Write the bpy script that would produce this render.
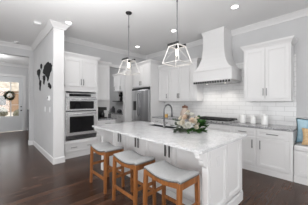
import bpy, bmesh, math, random
from mathutils import Vector, Matrix
random.seed(7)
PI = math.pi
for o in list(bpy.data.objects): bpy.data.objects.remove(o)
sc = bpy.context.scene
COL = sc.collection

# ------------------------------------------------------------ camera, world, light, exposure
cd = bpy.data.cameras.new('camera'); cam = bpy.data.objects.new('camera', cd); COL.objects.link(cam)
cam.location = (0, 0, 1.40)
cam.rotation_euler = (PI/2, 0, math.atan2(.7266, .6871))
cd.sensor_width = 36; cd.lens = 36*173.2/308; cd.shift_y = -0.8/308; cd.clip_start = .05
sc.camera = cam

w = bpy.data.worlds.new('overcast_sky'); sc.world = w; w.use_nodes = True
bg = w.node_tree.nodes['Background']; bg.inputs[0].default_value = (.97, .985, 1, 1); bg.inputs[1].default_value = 2.2

def area(name, loc, rot, sx, sy, power, col=(1, 1, 1)):
    l = bpy.data.lights.new(name, 'AREA'); l.shape = 'RECTANGLE'; l.size = sx; l.size_y = sy
    l.energy = power; l.color = col
    o = bpy.data.objects.new(name, l); COL.objects.link(o); o.location = loc; o.rotation_euler = rot
    return o
area('daylight_window_east', (2.95, -.2, 1.45), (0, PI/2+.2, 0), 2.3, 4.6, 58)
area('daylight_window_south', (-1.6, -3.1, 1.75), (PI/2+.45, 0, 0), 5.0, 2.2, 62)
area('daylight_foyer', (-8.6, -3.1, 1.7), (PI/2+.3, 0, 0), 2.4, 2.2, 6)
area('added_ceiling_uplight', (-1.6, .1, 1.9), (PI, 0, 0), 1.6, 1.6, 84)  # added upward fill that brightens the ceiling, no source in the room
sc.view_settings.view_transform = 'Standard'; sc.view_settings.look = 'None'
sc.view_settings.gamma = 1; sc.view_settings.use_curve_mapping = False
sc.view_settings.exposure = 0.2

# ------------------------------------------------------------ materials
def mat(name, col, rough=.5, metal=0, emit=None, estr=0, spec=None, trans=0, coat=0, sheen=0):
    m = bpy.data.materials.new(name); m.use_nodes = True
    b = m.node_tree.nodes['Principled BSDF']
    b.inputs['Base Color'].default_value = (*col, 1); b.inputs['Roughness'].default_value = rough
    b.inputs['Metallic'].default_value = metal
    if spec is not None: b.inputs['Specular IOR Level'].default_value = spec
    if trans: b.inputs['Transmission Weight'].default_value = trans
    if coat: b.inputs['Coat Weight'].default_value = coat
    if emit: b.inputs['Emission Color'].default_value = (*emit, 1); b.inputs['Emission Strength'].default_value = estr
    return m
def nodes(m): return m.node_tree.nodes, m.node_tree.links, m.node_tree.nodes['Principled BSDF']
def noise_mix(m, c1, c2, scale=(8, 8, 8), detail=4, lo=.35, hi=.65, bump=0, rough=.5):
    N, L, b = nodes(m)
    tc = N.new('ShaderNodeTexCoord'); mp = N.new('ShaderNodeMapping'); mp.inputs['Scale'].default_value = scale
    nz = N.new('ShaderNodeTexNoise'); nz.inputs['Scale'].default_value = 1; nz.inputs['Detail'].default_value = detail
    nz.inputs['Roughness'].default_value = rough
    cr = N.new('ShaderNodeValToRGB'); cr.color_ramp.elements[0].position = lo; cr.color_ramp.elements[1].position = hi
    cr.color_ramp.elements[0].color = (*c1, 1); cr.color_ramp.elements[1].color = (*c2, 1)
    L.new(tc.outputs['Object'], mp.inputs[0]); L.new(mp.outputs[0], nz.inputs['Vector'])
    L.new(nz.outputs['Fac'], cr.inputs[0]); L.new(cr.outputs[0], b.inputs['Base Color'])
    if bump:
        bp = N.new('ShaderNodeBump'); bp.inputs['Strength'].default_value = bump; bp.inputs['Distance'].default_value = .01
        L.new(nz.outputs['Fac'], bp.inputs['Height']); L.new(bp.outputs[0], b.inputs['Normal'])
    return cr, nz, mp

M = {}
M['cab'] = mat('cabinet_white_paint', (.72, .715, .715), .38)
M['trim'] = mat('trim_white_paint', (.70, .695, .695), .42)
M['island'] = mat('island_paint', (.77, .765, .765), .4)
M['wall'] = mat('wall_grey_paint', (.50, .50, .505), .85); noise_mix(M['wall'], (.55, .55, .555), (.57, .57, .575), (3, 3, 3))
M['ceil'] = mat('ceiling_paint', (.84, .84, .84), .9)
M['steel'] = mat('brushed_steel', (.52, .52, .53), .28, 1); noise_mix(M['steel'], (.46, .46, .47), (.78, .78, .79), (7, 7, .4), 2)
M['osteel'] = mat('polished_steel', (.80, .80, .81), .25, .85)
M['dsteel'] = mat('dark_steel', (.20, .20, .21), .3, 1)
M['nickel_l'] = mat('pale_nickel', (.6, .6, .6), .4, .6)
M['nickel'] = mat('satin_nickel', (.20, .20, .20), .35, 1)
M['black'] = mat('black_metal', (.012, .012, .012), .4)
M['blackglass'] = mat('black_glass', (.006, .006, .007), .06)
M['decal'] = mat('charcoal_decal', (.012, .012, .013), .85, spec=.2)
M['ceramic'] = mat('white_ceramic', (.85, .85, .84), .15)
M['plastic'] = mat('white_plastic', (.74, .74, .74), .45)
M['lamp'] = mat('lit_lens', (1, 1, 1), .5, emit=(1, .98, .95), estr=7)
M['dimlamp'] = mat('warm_puck_lens', (1, 1, 1), .5, emit=(1, .9, .8), estr=1.2)
M['bulb'] = mat('lit_bulb', (1, 1, 1), .5, emit=(1, .86, .68), estr=3)
M['washed'] = mat('whitewashed_wood', (.74, .71, .68), .65); noise_mix(M['washed'], (.58, .56, .54), (.72, .70, .68), (30, 30, 30))
M['wood'] = mat('honey_oak', (.4, .2, .08), .4)
noise_mix(M['wood'], (.17, .056, .015), (.35, .14, .042), (40, 40, 5), 5, .3, .7)
M['fabric'] = mat('pale_grey_linen', (.5, .5, .49), .9); noise_mix(M['fabric'], (.30, .30, .30), (.38, .38, .38), (120, 120, 120), 2, bump=.3)
M['nail'] = mat('pewter_nailheads', (.10, .095, .09), .4, .8)
M['grey_item'] = mat('charcoal_laminate', (.06, .06, .065), .5)
M['blue'] = mat('dusty_blue_cotton', (.17, .32, .42), .9)
noise_mix(M['blue'], (.20, .37, .48), (.40, .56, .64), (9, 9, 9), 4, .38, .62, bump=.2)
M['teal'] = mat('dark_teal_piping', (.03, .07, .075), .8)
M['tan'] = mat('mustard_tan_cotton', (.62, .43, .24), .9); noise_mix(M['tan'], (.56, .38, .20), (.68, .49, .28), (40, 40, 40), 3)
M['cream'] = mat('cream_petals', (.86, .80, .68), .7)
M['peach'] = mat('peach_petals', (.85, .71, .58), .7)
M['ivory'] = mat('ivory_petals', (.88, .87, .80), .7)
M['leaf'] = mat('green_leaf', (.035, .13, .02), .5); noise_mix(M['leaf'], (.02, .085, .015), (.07, .20, .035), (14, 14, 14))
M['sage'] = mat('sage_leaf', (.10, .13, .09), .6); noise_mix(M['sage'], (.06, .085, .06), (.17, .20, .15), (12, 12, 12))
M['stem'] = mat('stem_green', (.08, .14, .04), .6)
M['copper'] = mat('brown_lid', (.14, .055, .03), .5)
M['beige'] = mat('beige_stoneware', (.50, .40, .34), .5)
M['amber'] = mat('amber_wax', (.70, .42, .12), .5)
M['bush'] = mat('hedge_leaf', (.09, .10, .06), .9); noise_mix(M['bush'], (.05, .06, .04), (.20, .18, .12), (9, 9, 9))
M['lawn'] = mat('dry_lawn', (.35, .30, .22), .95); noise_mix(M['lawn'], (.36, .30, .23), (.56, .50, .42), (2, 2, 2))
M['brickh'] = mat('tan_siding', (.34, .22, .14), .9)
M['linen_door'] = mat('door_paint', (.68, .69, .70), .5)
M['gap'] = mat('shadow_gap', (.05, .05, .05), .8)

# marble (island) and granite (perimeter)
M['marble'] = mat('pale_granite', (.7, .7, .7), .12)
def stone(m, base, dark, sc1, lo, hi, vein):
    N, L, b = nodes(m)
    tc = N.new('ShaderNodeTexCoord')
    n1 = N.new('ShaderNodeTexNoise'); n1.inputs['Scale'].default_value = sc1; n1.inputs['Detail'].default_value = 6; n1.inputs['Roughness'].default_value = .7
    r1 = N.new('ShaderNodeValToRGB'); r1.color_ramp.elements[0].position = lo; r1.color_ramp.elements[1].position = hi
    r1.color_ramp.elements[0].color = (*dark, 1); r1.color_ramp.elements[1].color = (*base, 1)
    n2 = N.new('ShaderNodeTexNoise'); n2.inputs['Scale'].default_value = 4; n2.inputs['Detail'].default_value = 7; n2.inputs['Distortion'].default_value = 1.2
    r2 = N.new('ShaderNodeValToRGB'); r2.color_ramp.elements[0].position = .42; r2.color_ramp.elements[1].position = .56
    r2.color_ramp.elements[0].color = (*vein, 1); r2.color_ramp.elements[1].color = (1, 1, 1, 1)
    mx = N.new('ShaderNodeMix'); mx.data_type = 'RGBA'; mx.blend_type = 'MULTIPLY'; mx.inputs['Factor'].default_value = 1
    L.new(tc.outputs['Object'], n1.inputs['Vector']); L.new(tc.outputs['Object'], n2.inputs['Vector'])
    L.new(n1.outputs['Fac'], r1.inputs[0]); L.new(n2.outputs['Fac'], r2.inputs[0])
    L.new(r1.outputs[0], mx.inputs[6]); L.new(r2.outputs[0], mx.inputs[7]); L.new(mx.outputs[2], b.inputs['Base Color'])
stone(M['marble'], (.72, .72, .725), (.34, .34, .35), 60, .36, .48, (.90, .90, .905))
M['granite'] = mat('grey_granite', (.4, .4, .4), .15)
stone(M['granite'], (.52, .52, .53), (.06, .06, .065), 60, .40, .56, (.75, .75, .76))

# floor planks running along Y
M['floor'] = mat('dark_oak_planks', (.06, .04, .03), .3, spec=.3)
N, L, b = nodes(M['floor'])
tc = N.new('ShaderNodeTexCoord'); mp = N.new('ShaderNodeMapping'); mp.inputs['Rotation'].default_value = (0, 0, PI/2)
bk = N.new('ShaderNodeTexBrick'); bk.inputs['Scale'].default_value = 1; bk.inputs['Brick Width'].default_value = 1.7
bk.inputs['Row Height'].default_value = .125; bk.inputs['Mortar Size'].default_value = .0018; bk.inputs['Mortar Smooth'].default_value = .1
bk.offset = .37; bk.inputs['Color1'].default_value = (.034, .014, .007, 1); bk.inputs['Color2'].default_value = (.078, .038, .023, 1)
bk.inputs['Mortar'].default_value = (.008, .006, .005, 1)
mp2 = N.new('ShaderNodeMapping'); mp2.inputs['Scale'].default_value = (28, 2.2, 1)
nz = N.new('ShaderNodeTexNoise'); nz.inputs['Scale'].default_value = 1; nz.inputs['Detail'].default_value = 6; nz.inputs['Roughness'].default_value = .65
cr = N.new('ShaderNodeValToRGB'); cr.color_ramp.elements[0].position = .3; cr.color_ramp.elements[1].position = .75
cr.color_ramp.elements[0].color = (.60, .60, .60, 1); cr.color_ramp.elements[1].color = (1.45, 1.42, 1.40, 1)
mx = N.new('ShaderNodeMix'); mx.data_type = 'RGBA'; mx.blend_type = 'MULTIPLY'; mx.inputs['Factor'].default_value = 1
L.new(tc.outputs['Object'], mp.inputs[0]); L.new(mp.outputs[0], bk.inputs['Vector'])
L.new(tc.outputs['Object'], mp2.inputs[0]); L.new(mp2.outputs[0], nz.inputs['Vector']); L.new(nz.outputs['Fac'], cr.inputs[0])
L.new(bk.outputs['Color'], mx.inputs[6]); L.new(cr.outputs[0], mx.inputs[7]); L.new(mx.outputs[2], b.inputs['Base Color'])
rr = N.new('ShaderNodeMapRange'); rr.inputs['To Min'].default_value = .15; rr.inputs['To Max'].default_value = .34
L.new(nz.outputs['Fac'], rr.inputs['Value']); L.new(rr.outputs[0], b.inputs['Roughness'])
bp_ = N.new('ShaderNodeBump'); bp_.inputs['Strength'].default_value = .25; bp_.inputs['Distance'].default_value = .004
L.new(nz.outputs['Fac'], bp_.inputs['Height']); L.new(bp_.outputs[0], b.inputs['Normal'])

# subway tile on the range wall (object coords x,z)
M['tile'] = mat('white_subway_tile', (.8, .8, .8), .12)
N, L, b = nodes(M['tile'])
tc = N.new('ShaderNodeTexCoord'); mp = N.new('ShaderNodeMapping'); mp.inputs['Rotation'].default_value = (PI/2, 0, 0)
bk = N.new('ShaderNodeTexBrick'); bk.inputs['Scale'].default_value = 1; bk.inputs['Brick Width'].default_value = .30
bk.inputs['Row Height'].default_value = .10; bk.inputs['Mortar Size'].default_value = .0035; bk.inputs['Mortar Smooth'].default_value = .2
bk.inputs['Color1'].default_value = (.745, .745, .745, 1); bk.inputs['Color2'].default_value = (.755, .755, .755, 1); bk.inputs['Mortar'].default_value = (.54, .54, .54, 1)
sx = N.new('ShaderNodeSeparateXYZ'); cx = N.new('ShaderNodeCombineXYZ')
L.new(tc.outputs['Object'], sx.inputs[0]); L.new(sx.outputs['X'], cx.inputs['X']); L.new(sx.outputs['Z'], cx.inputs['Y'])
L.new(cx.outputs[0], bk.inputs['Vector']); L.new(bk.outputs['Color'], b.inputs['Base Color'])
bb = N.new('ShaderNodeBump'); bb.invert = True; bb.inputs['Strength'].default_value = .4; bb.inputs['Distance'].default_value = .003
L.new(bk.outputs['Fac'], bb.inputs['Height']); L.new(bb.outputs[0], b.inputs['Normal'])

M['tilew'] = mat('white_glazed_tile', (.74, .74, .74), .15)
# glass
M['glass'] = bpy.data.materials.new('clear_glass'); M['glass'].use_nodes = True
N = M['glass'].node_tree.nodes; L = M['glass'].node_tree.links
N.remove(N['Principled BSDF']); t = N.new('ShaderNodeBsdfTransparent'); g = N.new('ShaderNodeBsdfGlossy'); g.inputs['Roughness'].default_value = .02
ms = N.new('ShaderNodeMixShader'); ms.inputs[0].default_value = .08
L.new(t.outputs[0], ms.inputs[1]); L.new(g.outputs[0], ms.inputs[2]); L.new(ms.outputs[0], N['Material Output'].inputs[0])

# ------------------------------------------------------------ mesh helpers
def box(bm, x0, x1, y0, y1, z0, z1):
    if x0 > x1: x0, x1 = x1, x0
    if y0 > y1: y0, y1 = y1, y0
    if z0 > z1: z0, z1 = z1, z0
    v = [bm.verts.new(p) for p in ((x0,y0,z0),(x1,y0,z0),(x1,y1,z0),(x0,y1,z0),(x0,y0,z1),(x1,y0,z1),(x1,y1,z1),(x0,y1,z1))]
    for f in ((3,2,1,0),(4,5,6,7),(0,1,5,4),(1,2,6,5),(2,3,7,6),(3,0,4,7)): bm.faces.new([v[i] for i in f])
def frustum(bm, rings):
    """stack of closed rings (lists of points), capped"""
    vs = [[bm.verts.new(p) for p in r] for r in rings]
    n = len(vs[0])
    for a, b_ in zip(vs, vs[1:]):
        for i in range(n): bm.faces.new((a[i], a[(i+1) % n], b_[(i+1) % n], b_[i]))
    bm.faces.new(vs[0][::-1]); bm.faces.new(vs[-1])
def bar(bm, p, q, wx, wy=None, up=(0, 0, 1)):
    """rectangular bar from p to q"""
    p, q = Vector(p), Vector(q); wy = wy or wx
    d = (q-p).normalized(); u = Vector(up)
    if abs(d.dot(u)) > .95: u = Vector((0, 1, 0)) if abs(d.y) < .9 else Vector((1, 0, 0))
    a = d.cross(u).normalized(); c = a.cross(d).normalized()
    R = lambda o: [o+a*(s*wx/2)+c*(t*wy/2) for s, t in ((-1,-1),(1,-1),(1,1),(-1,1))]
    frustum(bm, [R(p), R(q)])
def tube(bm, pts, r, n=10):
    pts = [Vector(p) for p in pts]; rings = []; ref = None
    for i, p in enumerate(pts):
        d = (pts[min(i+1, len(pts)-1)]-pts[max(i-1, 0)]).normalized()
        if ref is None: ref = Vector((0, 0, 1)) if abs(d.z) < .9 else Vector((1, 0, 0))
        a = d.cross(ref).normalized(); c = a.cross(d).normalized(); ref = c
        rad = r[i] if isinstance(r, (list, tuple)) else r
        rings.append([p+a*math.cos(2*PI*k/n)*rad+c*math.sin(2*PI*k/n)*rad for k in range(n)])
    frustum(bm, rings)
def lathe(bm, prof, c=(0, 0, 0), n=24, axis='z'):
    rings = []
    for r, z in prof:
        r = max(r, .0004)
        if axis == 'z': rings.append([Vector((c[0]+r*math.cos(2*PI*k/n), c[1]+r*math.sin(2*PI*k/n), c[2]+z)) for k in range(n)])
        elif axis == 'x': rings.append([Vector((c[0]+z, c[1]+r*math.cos(2*PI*k/n), c[2]+r*math.sin(2*PI*k/n))) for k in range(n)])
        else: rings.append([Vector((c[0]+r*math.cos(2*PI*k/n), c[1]+z, c[2]+r*math.sin(2*PI*k/n))) for k in range(n)])
    frustum(bm, rings)
def prism(bm, poly, mapf, d0, d1):
    """2-D polygon (a,b) mapped with mapf(a,b,d) from depth d0 to d1"""
    frustum(bm, [[Vector(mapf(a, b_, d0)) for a, b_ in poly], [Vector(mapf(a, b_, d1)) for a, b_ in poly]])
def sweep(bm, path, prof, z):
    """prof of (offset to the left of travel, dz) swept along a 2-D polyline with mitres"""
    P = [Vector(p) for p in path]; rings = []
    for i, p in enumerate(P):
        ns = []
        if i > 0: d = (P[i]-P[i-1]).normalized(); ns.append(Vector((-d.y, d.x)))
        if i < len(P)-1: d = (P[i+1]-P[i]).normalized(); ns.append(Vector((-d.y, d.x)))
        m = ns[0] if len(ns) == 1 else (ns[0]+ns[1])/(1+ns[0].dot(ns[1]))
        rings.append([Vector((p.x+m.x*o, p.y+m.y*o, z+dz)) for o, dz in prof])
    frustum(bm, rings)
def link(name, bm, m, parent=None, loc=None, smooth=False, bevel=0, sub=0):
    if loc is not None: bmesh.ops.translate(bm, verts=bm.verts, vec=-Vector(loc))
    bmesh.ops.recalc_face_normals(bm, faces=bm.faces)
    me = bpy.data.meshes.new(name); bm.to_mesh(me); bm.free()
    me.materials.append(M[m] if isinstance(m, str) else m)
    if smooth:
        for p in me.polygons: p.use_smooth = True
    o = bpy.data.objects.new(name, me); COL.objects.link(o)
    if parent: o.parent = parent
    if bevel:
        md = o.modifiers.new('edge_bevel', 'BEVEL'); md.width = bevel; md.segments = 2; md.limit_method = 'ANGLE'
    if sub:
        md = o.modifiers.new('subdivision', 'SUBSURF'); md.levels = sub; md.render_levels = sub
    return o
class BM:
    def __new__(cls): return bmesh.new()
class Thing:
    def __init__(s, name, label, cat, loc, group=None):
        o = bpy.data.objects.new(name, None); COL.objects.link(o); o.location = loc
        o['label'] = label; o['category'] = cat
        if group: o['group'] = group
        s.o = o; s.loc = Vector(loc)
    def part(s, name, bm, m, parent=None, label=None, **k):
        p = link(name, bm, m, parent or s.o, s.loc, **k)
        if label: p['label'] = label
        return p
def tag(o, label, cat, group=None):
    o['label'] = label; o['category'] = cat
    if group: o['group'] = group
    return o
def struct(name, bm, m, **k):
    o = link(name, bm, m, **k); o['kind'] = 'structure'; return o
def sbox(name, m, *b, **k):
    bm = BM(); box(bm, *b); return struct(name, bm, m, **k)
def copy_tree(o, parent=None):
    c = o.copy(); COL.objects.link(c)
    if parent: c.parent = parent
    for ch in list(o.children): copy_tree(ch, c)
    return c

# ------------------------------------------------------------ room
ZC = 3.17; YW = 4.45; XL = -5.13
sbox('floor', 'floor', -10.5, 3.0, -3.2, 4.75, -.1, 0)
sbox('ceiling', 'ceil', -10.7, 3.1, -3.3, 4.85, ZC, ZC+.1)
sbox('wall_range', 'wall', -8.35, 3.0, YW, YW+.15, 0, ZC)
bm = BM(); box(bm, XL-.14, XL, 1.256, 2.76, 0, ZC); box(bm, XL-.14, XL, 2.76, 3.46, 2.55, ZC); box(bm, XL-.14, XL, 3.46, YW, 0, ZC)
struct('wall_oven', bm, 'wall')
sbox('wall_hall', 'wall', -6.8, -4.40, 1.03, 1.245, 0, ZC)
sbox('trim_1', 'trim', -4.40, -4.350, 1.027, 1.245, 0, ZC, bevel=.003)      # white column end of the hall wall
bm = BM(); box(bm, -6.95, -6.8, .918, 1.256, 0, ZC); box(bm, -6.95, -6.8, -1.0, .918, 2.838, ZC); box(bm, -6.95, -6.8, -3.2, -1.0, 0, ZC)
struct('wall_foyer', bm, 'wall')
# foyer front wall with door opening
DY0, DY1, DZ = .10, 1.16, 2.56
bm = BM(); box(bm, -10.65, -10.5, -3.2, DY0, 0, ZC); box(bm, -10.65, -10.5, DY0, DY1, DZ, ZC); box(bm, -10.65, -10.5, DY1, 1.8, 0, ZC)
struct('wall_front', bm, 'wall')
sbox('wall_foyer_side', 'wall', -10.5, -6.95, 1.8, 1.95, 0, ZC)
# butler's pantry behind the opening
sbox('wall_pantry', 'wall', -8.35, -8.2, 1.95, YW, 0, ZC)
sbox('wall_pantry_side', 'wall', -8.35, XL-.14, 1.95, 2.1, 0, ZC)
# unseen sides of the kitchen: walls with wide windows
bm = BM(); box(bm, 3.0, 3.12, -3.2, -2.3, 0, ZC); box(bm, 3.0, 3.12, 2.1, YW+.15, 0, ZC); box(bm, 3.0, 3.12, -2.3, 2.1, 0, .45); box(bm, 3.0, 3.12, -2.3, 2.1, 2.85, ZC)
struct('wall_east', bm, 'wall')
bm = BM(); box(bm, -4.2, 1, -3.32, -3.2, 0, .6); box(bm, -4.2, 1, -3.32, -3.2, 2.9, ZC); box(bm, 1, 3.12, -3.32, -3.2, 0, ZC); box(bm, -7.3, -4.2, -3.32, -3.2, 0, ZC)
box(bm, -10.5, -9.9, -3.32, -3.2, 0, ZC); box(bm, -9.9, -7.3, -3.32, -3.2, 2.85, ZC); box(bm, -9.9, -7.3, -3.32, -3.2, 0, .5)
struct('wall_south', bm, 'wall')

# crown moulding, mitred round the room
CR = [(0, 0), (.10, 0), (.10, -.018), (.086, -.025), (.05, -.062), (.027, -.088), (.02, -.112), (0, -.112)]
bm = BM(); sweep(bm, [(3.0, YW), (XL, YW), (XL, 1.256), (-4.350, 1.256), (-4.350, 1.03), (-6.8, 1.03), (-6.8, -3.2)], CR, ZC-.001)
struct('trim_2', bm, 'trim')
bm = BM(); sweep(bm, [(-6.95, 1.8), (-10.5, 1.8), (-10.5, -3.2)], CR, ZC-.001); struct('trim_3', bm, 'trim')
BB = [(0, 0), (.018, 0), (.018, .115), (.010, .135), (0, .14)]
bm = BM(); sweep(bm, [(-4.53, 1.245), (-4.350, 1.245), (-4.350, 1.03), (-6.8, 1.03), (-6.8, .918), (-6.95, .918)], BB, 0); struct('baseboard_hall', bm, 'trim')
bm = BM(); sweep(bm, [(-6.95, 1.8), (-10.5, 1.8), (-10.5, 1.30)], BB, 0); struct('baseboard_foyer', bm, 'trim')
bm = BM(); sweep(bm, [(3.0, YW), (1.35, YW)], BB, 0); struct('baseboard_range', bm, 'trim')
# white casing round the pantry opening, tile behind the coffee maker
bm = BM(); box(bm, XL, XL+.02, 2.755, 2.835, 0, 2.55); box(bm, XL, XL+.02, 2.755, 3.54, 2.55, 2.64); box(bm, XL, XL+.02, 3.455, 3.725, 0, 2.55)
box(bm, XL-.14, XL, 2.76, 2.775, 0, 2.55); box(bm, XL-.14, XL, 3.445, 3.46, 0, 2.55)
struct('trim_6', bm, 'trim', bevel=.002)
sbox('trim_7', 'tilew', XL, XL+.01, 2.17, 2.752, .914, 1.46)
# door casing
bm = BM(); box(bm, -10.5, -10.475, DY1, DY1+.10, 0, DZ+.1); box(bm, -10.5, -10.475, DY0-.1, DY0, 0, DZ+.1); box(bm, -10.5, -10.475, DY0, DY1, DZ, DZ+.12)
struct('trim_4', bm, 'trim', bevel=.003)
# tile backsplash
sbox('trim_5', 'tile', -4.13, -.56, YW-.012, YW, .914, 2.35)

# front door
d = bpy.data.objects.new('door_1', None); COL.objects.link(d); d['kind'] = 'structure'
gy0, gy1, gz0, gz1 = .30, 1.00, .72, 2.32
bm = BM(); box(bm, -10.56, -10.52, DY0+.004, gy0, .01, DZ); box(bm, -10.56, -10.52, gy1, DY1-.004, .01, DZ); box(bm, -10.56, -10.52, gy0, gy1, gz1, DZ); box(bm, -10.56, -10.52, gy0, gy1, .01, gz0)
box(bm, -10.52, -10.513, gy0-.03, gy1+.03, .22, .235); box(bm, -10.52, -10.513, gy0-.03, gy1+.03, .58, .595); box(bm, -10.52, -10.513, gy0-.03, gy0-.015, .22, .595); box(bm, -10.52, -10.513, gy1+.015, gy1+.03, .22, .595)
link('door_leaf', bm, 'linen_door', d, bevel=.003)
bm = BM(); box(bm, -10.545, -10.535, gy0, gy1, gz0, gz1); link('door_glass', bm, 'glass', d)
bm = BM(); box(bm, -10.555, -10.52, .685, .72, gz0, gz1)
for z in (1.25, 1.80): box(bm, -10.553, -10.522, gy0, gy1, z-.011, z+.011)
link('glazing_bars', bm, 'linen_door', d)
bm = BM(); lathe(bm, [(.032, 0), (.032, .01), (.012, .012), (.012, .04), (.028, .045), (.03, .065), (.016, .08)], (-10.52, 1.09, .98), axis='x'); link('door_handle', bm, 'black', d, smooth=True)
bm = BM(); lathe(bm, [(.030, 0), (.030, .015), (.018, .02), (.018, .03)], (-10.52, 1.09, 1.16), axis='x'); link('deadbolt', bm, 'black', d, smooth=True)
# outside
o = sbox('ground', 'lawn', -60, -10.66, -40, 30, -.25, -.12)
def blob(bm, c, r, n=1, sz=1, jit=.15):
    g = bmesh.ops.create_icosphere(bm, subdivisions=n+1, radius=r)
    for v in g['verts']: v.co = Vector((v.co.x, v.co.y, v.co.z*sz))*(1+random.uniform(-jit, jit))+Vector(c)
for k, (x, y, r, lab) in enumerate(((-15, .2, .75, 'dark rounded shrub outside, behind the left side of the front door glass'), (-17.5, 1.9, .8, 'dark rounded shrub outside, behind the right side of the front door glass'))):
    T = Thing('garden_shrub', lab, 'shrub', (x, y, -.12))
    bm = BM()
    for q in range(9): blob(bm, (x+random.uniform(-.4, .4), y+random.uniform(-.45, .45), .25+random.uniform(0, .8)*r), .33*r+.1)
    T.part('foliage', bm, 'bush'); bm = BM(); tube(bm, [(x, y, -.12), (x, y, .4)], .06); T.part('stem', bm, 'copper')
T = Thing('neighbour_house', 'tan house across the street, seen through the front door glass', 'house', (-34, 1.5, -.12))
bm = BM(); box(bm, -38, -34, -5, 8, -.12, 3.0); T.part('wall', bm, 'brickh')
bm = BM(); frustum(bm, [[(-38.4, -5.5, 3.0), (-33.6, -5.5, 3.0), (-33.6, 8.5, 3.0), (-38.4, 8.5, 3.0)], [(-36.2, -4, 5.2), (-35.8, -4, 5.2), (-35.8, 7, 5.2), (-36.2, 7, 5.2)]]); T.part('roof', bm, 'lawn')
for y in (-2.5, .4, 3.2):
    bm = BM(); box(bm, -34.0, -33.95, y, y+1.3, .9, 2.3); T.part('window', bm, 'blackglass')

# ------------------------------------------------------------ cabinet front helpers
# face '-Y': u = x, outward = -y ;  face '+X': u = y, outward = +x
def fm(face, f):
    if face == '-Y': return lambda u, z, d: (u, f-d, z)
    return lambda u, z, d: (f+d, u, z)
def fbox(bm, mp, u0, u1, z0, z1, d0, d1):
    a = mp(u0, z0, d0); c = mp(u1, z1, d1); box(bm, a[0], c[0], a[1], c[1], a[2], c[2])
def panel(bm, mp, u0, u1, z0, z1, rail=.055, t=.02, d=0, flat=False):
    """shaker door with a moulded inner edge and recessed field"""
    g = .0035; u0 += g; u1 -= g; z0 += g; z1 -= g
    if flat: fbox(bm, mp, u0, u1, z0, z1, d, d+t); return
    fbox(bm, mp, u0, u0+rail, z0, z1, d, d+t); fbox(bm, mp, u1-rail, u1, z0, z1, d, d+t)
    fbox(bm, mp, u0+rail, u1-rail, z0, z0+rail, d, d+t); fbox(bm, mp, u0+rail, u1-rail, z1-rail, z1, d, d+t)
    fbox(bm, mp, u0+rail, u1-rail, z0+rail, z1-rail, d, d+t*.35)
    m_ = .012
    for a, b_, c, e in ((u0+rail, u0+rail+m_, z0+rail, z1-rail), (u1-rail-m_, u1-rail, z0+rail, z1-rail), (u0+rail, u1-rail, z0+rail, z0+rail+m_), (u0+rail, u1-rail, z1-rail-m_, z1-rail)):
        fbox(bm, mp, a, b_, c, e, d+t*.3, d+t*.68)
def pull(bm, mp, u, z, ln, vert, d=.02):
    h = ln/2
    if vert:
        fbox(bm, mp, u-.006, u+.006, z-h, z+h, d+.022, d+.034)
        for s in (-1, 1): fbox(bm, mp, u-.004, u+.004, z+s*(h-.02)-.005, z+s*(h-.02)+.005, d, d+.024)
    else:
        fbox(bm, mp, u-h, u+h, z-.006, z+.006, d+.022, d+.034)
        for s in (-1, 1): fbox(bm, mp, u+s*(h-.02)-.005, u+s*(h-.02)+.005, z-.004, z+.004, d, d+.024)
def door(T, mp, u0, u1, z0, z1, hu=None, hz=None, hl=.16, m='cab', vert=True, name='door', rail=.055, flat=False):
    bm = BM(); panel(bm, mp, u0, u1, z0, z1, rail, flat=flat); p = T.part(name, bm, m, bevel=.0015)
    if hu is not None:
        bm = BM(); pull(bm, mp, hu, hz, hl, vert); T.part('handle', bm, 'nickel', parent=p, label='brushed metal bar handle')
    return p
CC = [(0, 0), (.012, 0), (.018, .02), (.05, .065), (.055, .08), (.055, .095), (0, .095)]
def cabcrown(T, path, z, prof=CC):
    # path travelled so that outward is on the left
    bm = BM(); sweep(bm, path, prof, z); T.part('crown', bm, 'cab')

# ------------------------------------------------------------ range wall: right hand upper cabinet
F = YW-.33
x0, x1, z0, z1 = -1.436, -.60, 1.44, 2.53
T = Thing('upper_cabinet', 'white two-door wall cabinet right of the range hood', 'cabinet', ((x0+x1)/2, YW, z0), 'upper cabinets')
bm = BM(); box(bm, x0, x1, F, YW-.013, z0, z1); T.part('body', bm, 'cab', bevel=.002)
mp = fm('-Y', F); xm = (x0+x1)/2
door(T, mp, x0+.02, xm, z0+.02, z1-.02, xm-.03, z0+.16, .15); door(T, mp, xm, x1-.02, z0+.02, z1-.02, xm+.03, z0+.16, .15)
cabcrown(T, [(x1, YW), (x1, F), (x0, F), (x0, YW)][::-1][::-1] if False else [(x0, YW), (x0, F), (x1, F), (x1, YW)][::-1], z1)
bm = BM(); box(bm, x0, x1+.01, F-.012, YW-.013, z0-.025, z0); T.part('light_rail', bm, 'cab')

# left hand uppers
z1 = 2.50
def upper(label, x0, x1, doors, z0=1.44, z1=2.50, F=F, crown=None):
    T = Thing('upper_cabinet', label, 'cabinet', ((x0+x1)/2, YW, z0), 'upper cabinets')
    bm = BM(); box(bm, x0, x1, F, YW-.013, z0, z1); box(bm, x0, x1, F-.01, YW-.013, z0-.02, z0); T.part('body', bm, 'cab', bevel=.002)
    mp = fm('-Y', F)
    for a, b_, h in doors: door(T, mp, a, b_, z0+.02, z1-.02, h, z0+.14, .14)
    if crown: cabcrown(T, crown, z1)
    return T
upper('white single-door wall cabinet beside the refrigerator enclosure', -4.13, -3.67, [(-4.11, -3.68, -3.74)], crown=[(-3.67, F), (-4.13, F)])
upper('white two-door wall cabinet left of the range hood', -3.67, -2.87, [(-3.66, -3.265, -3.295), (-3.265, -2.88, -3.235)], crown=[(-2.87, F), (-3.67, F)])
upper('narrow white filler cabinet tucked against the left of the hood', -2.87, -2.64, [(-2.85, -2.66, None)], crown=[(-2.64, YW-.02), (-2.64, F), (-2.87, F)])

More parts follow.
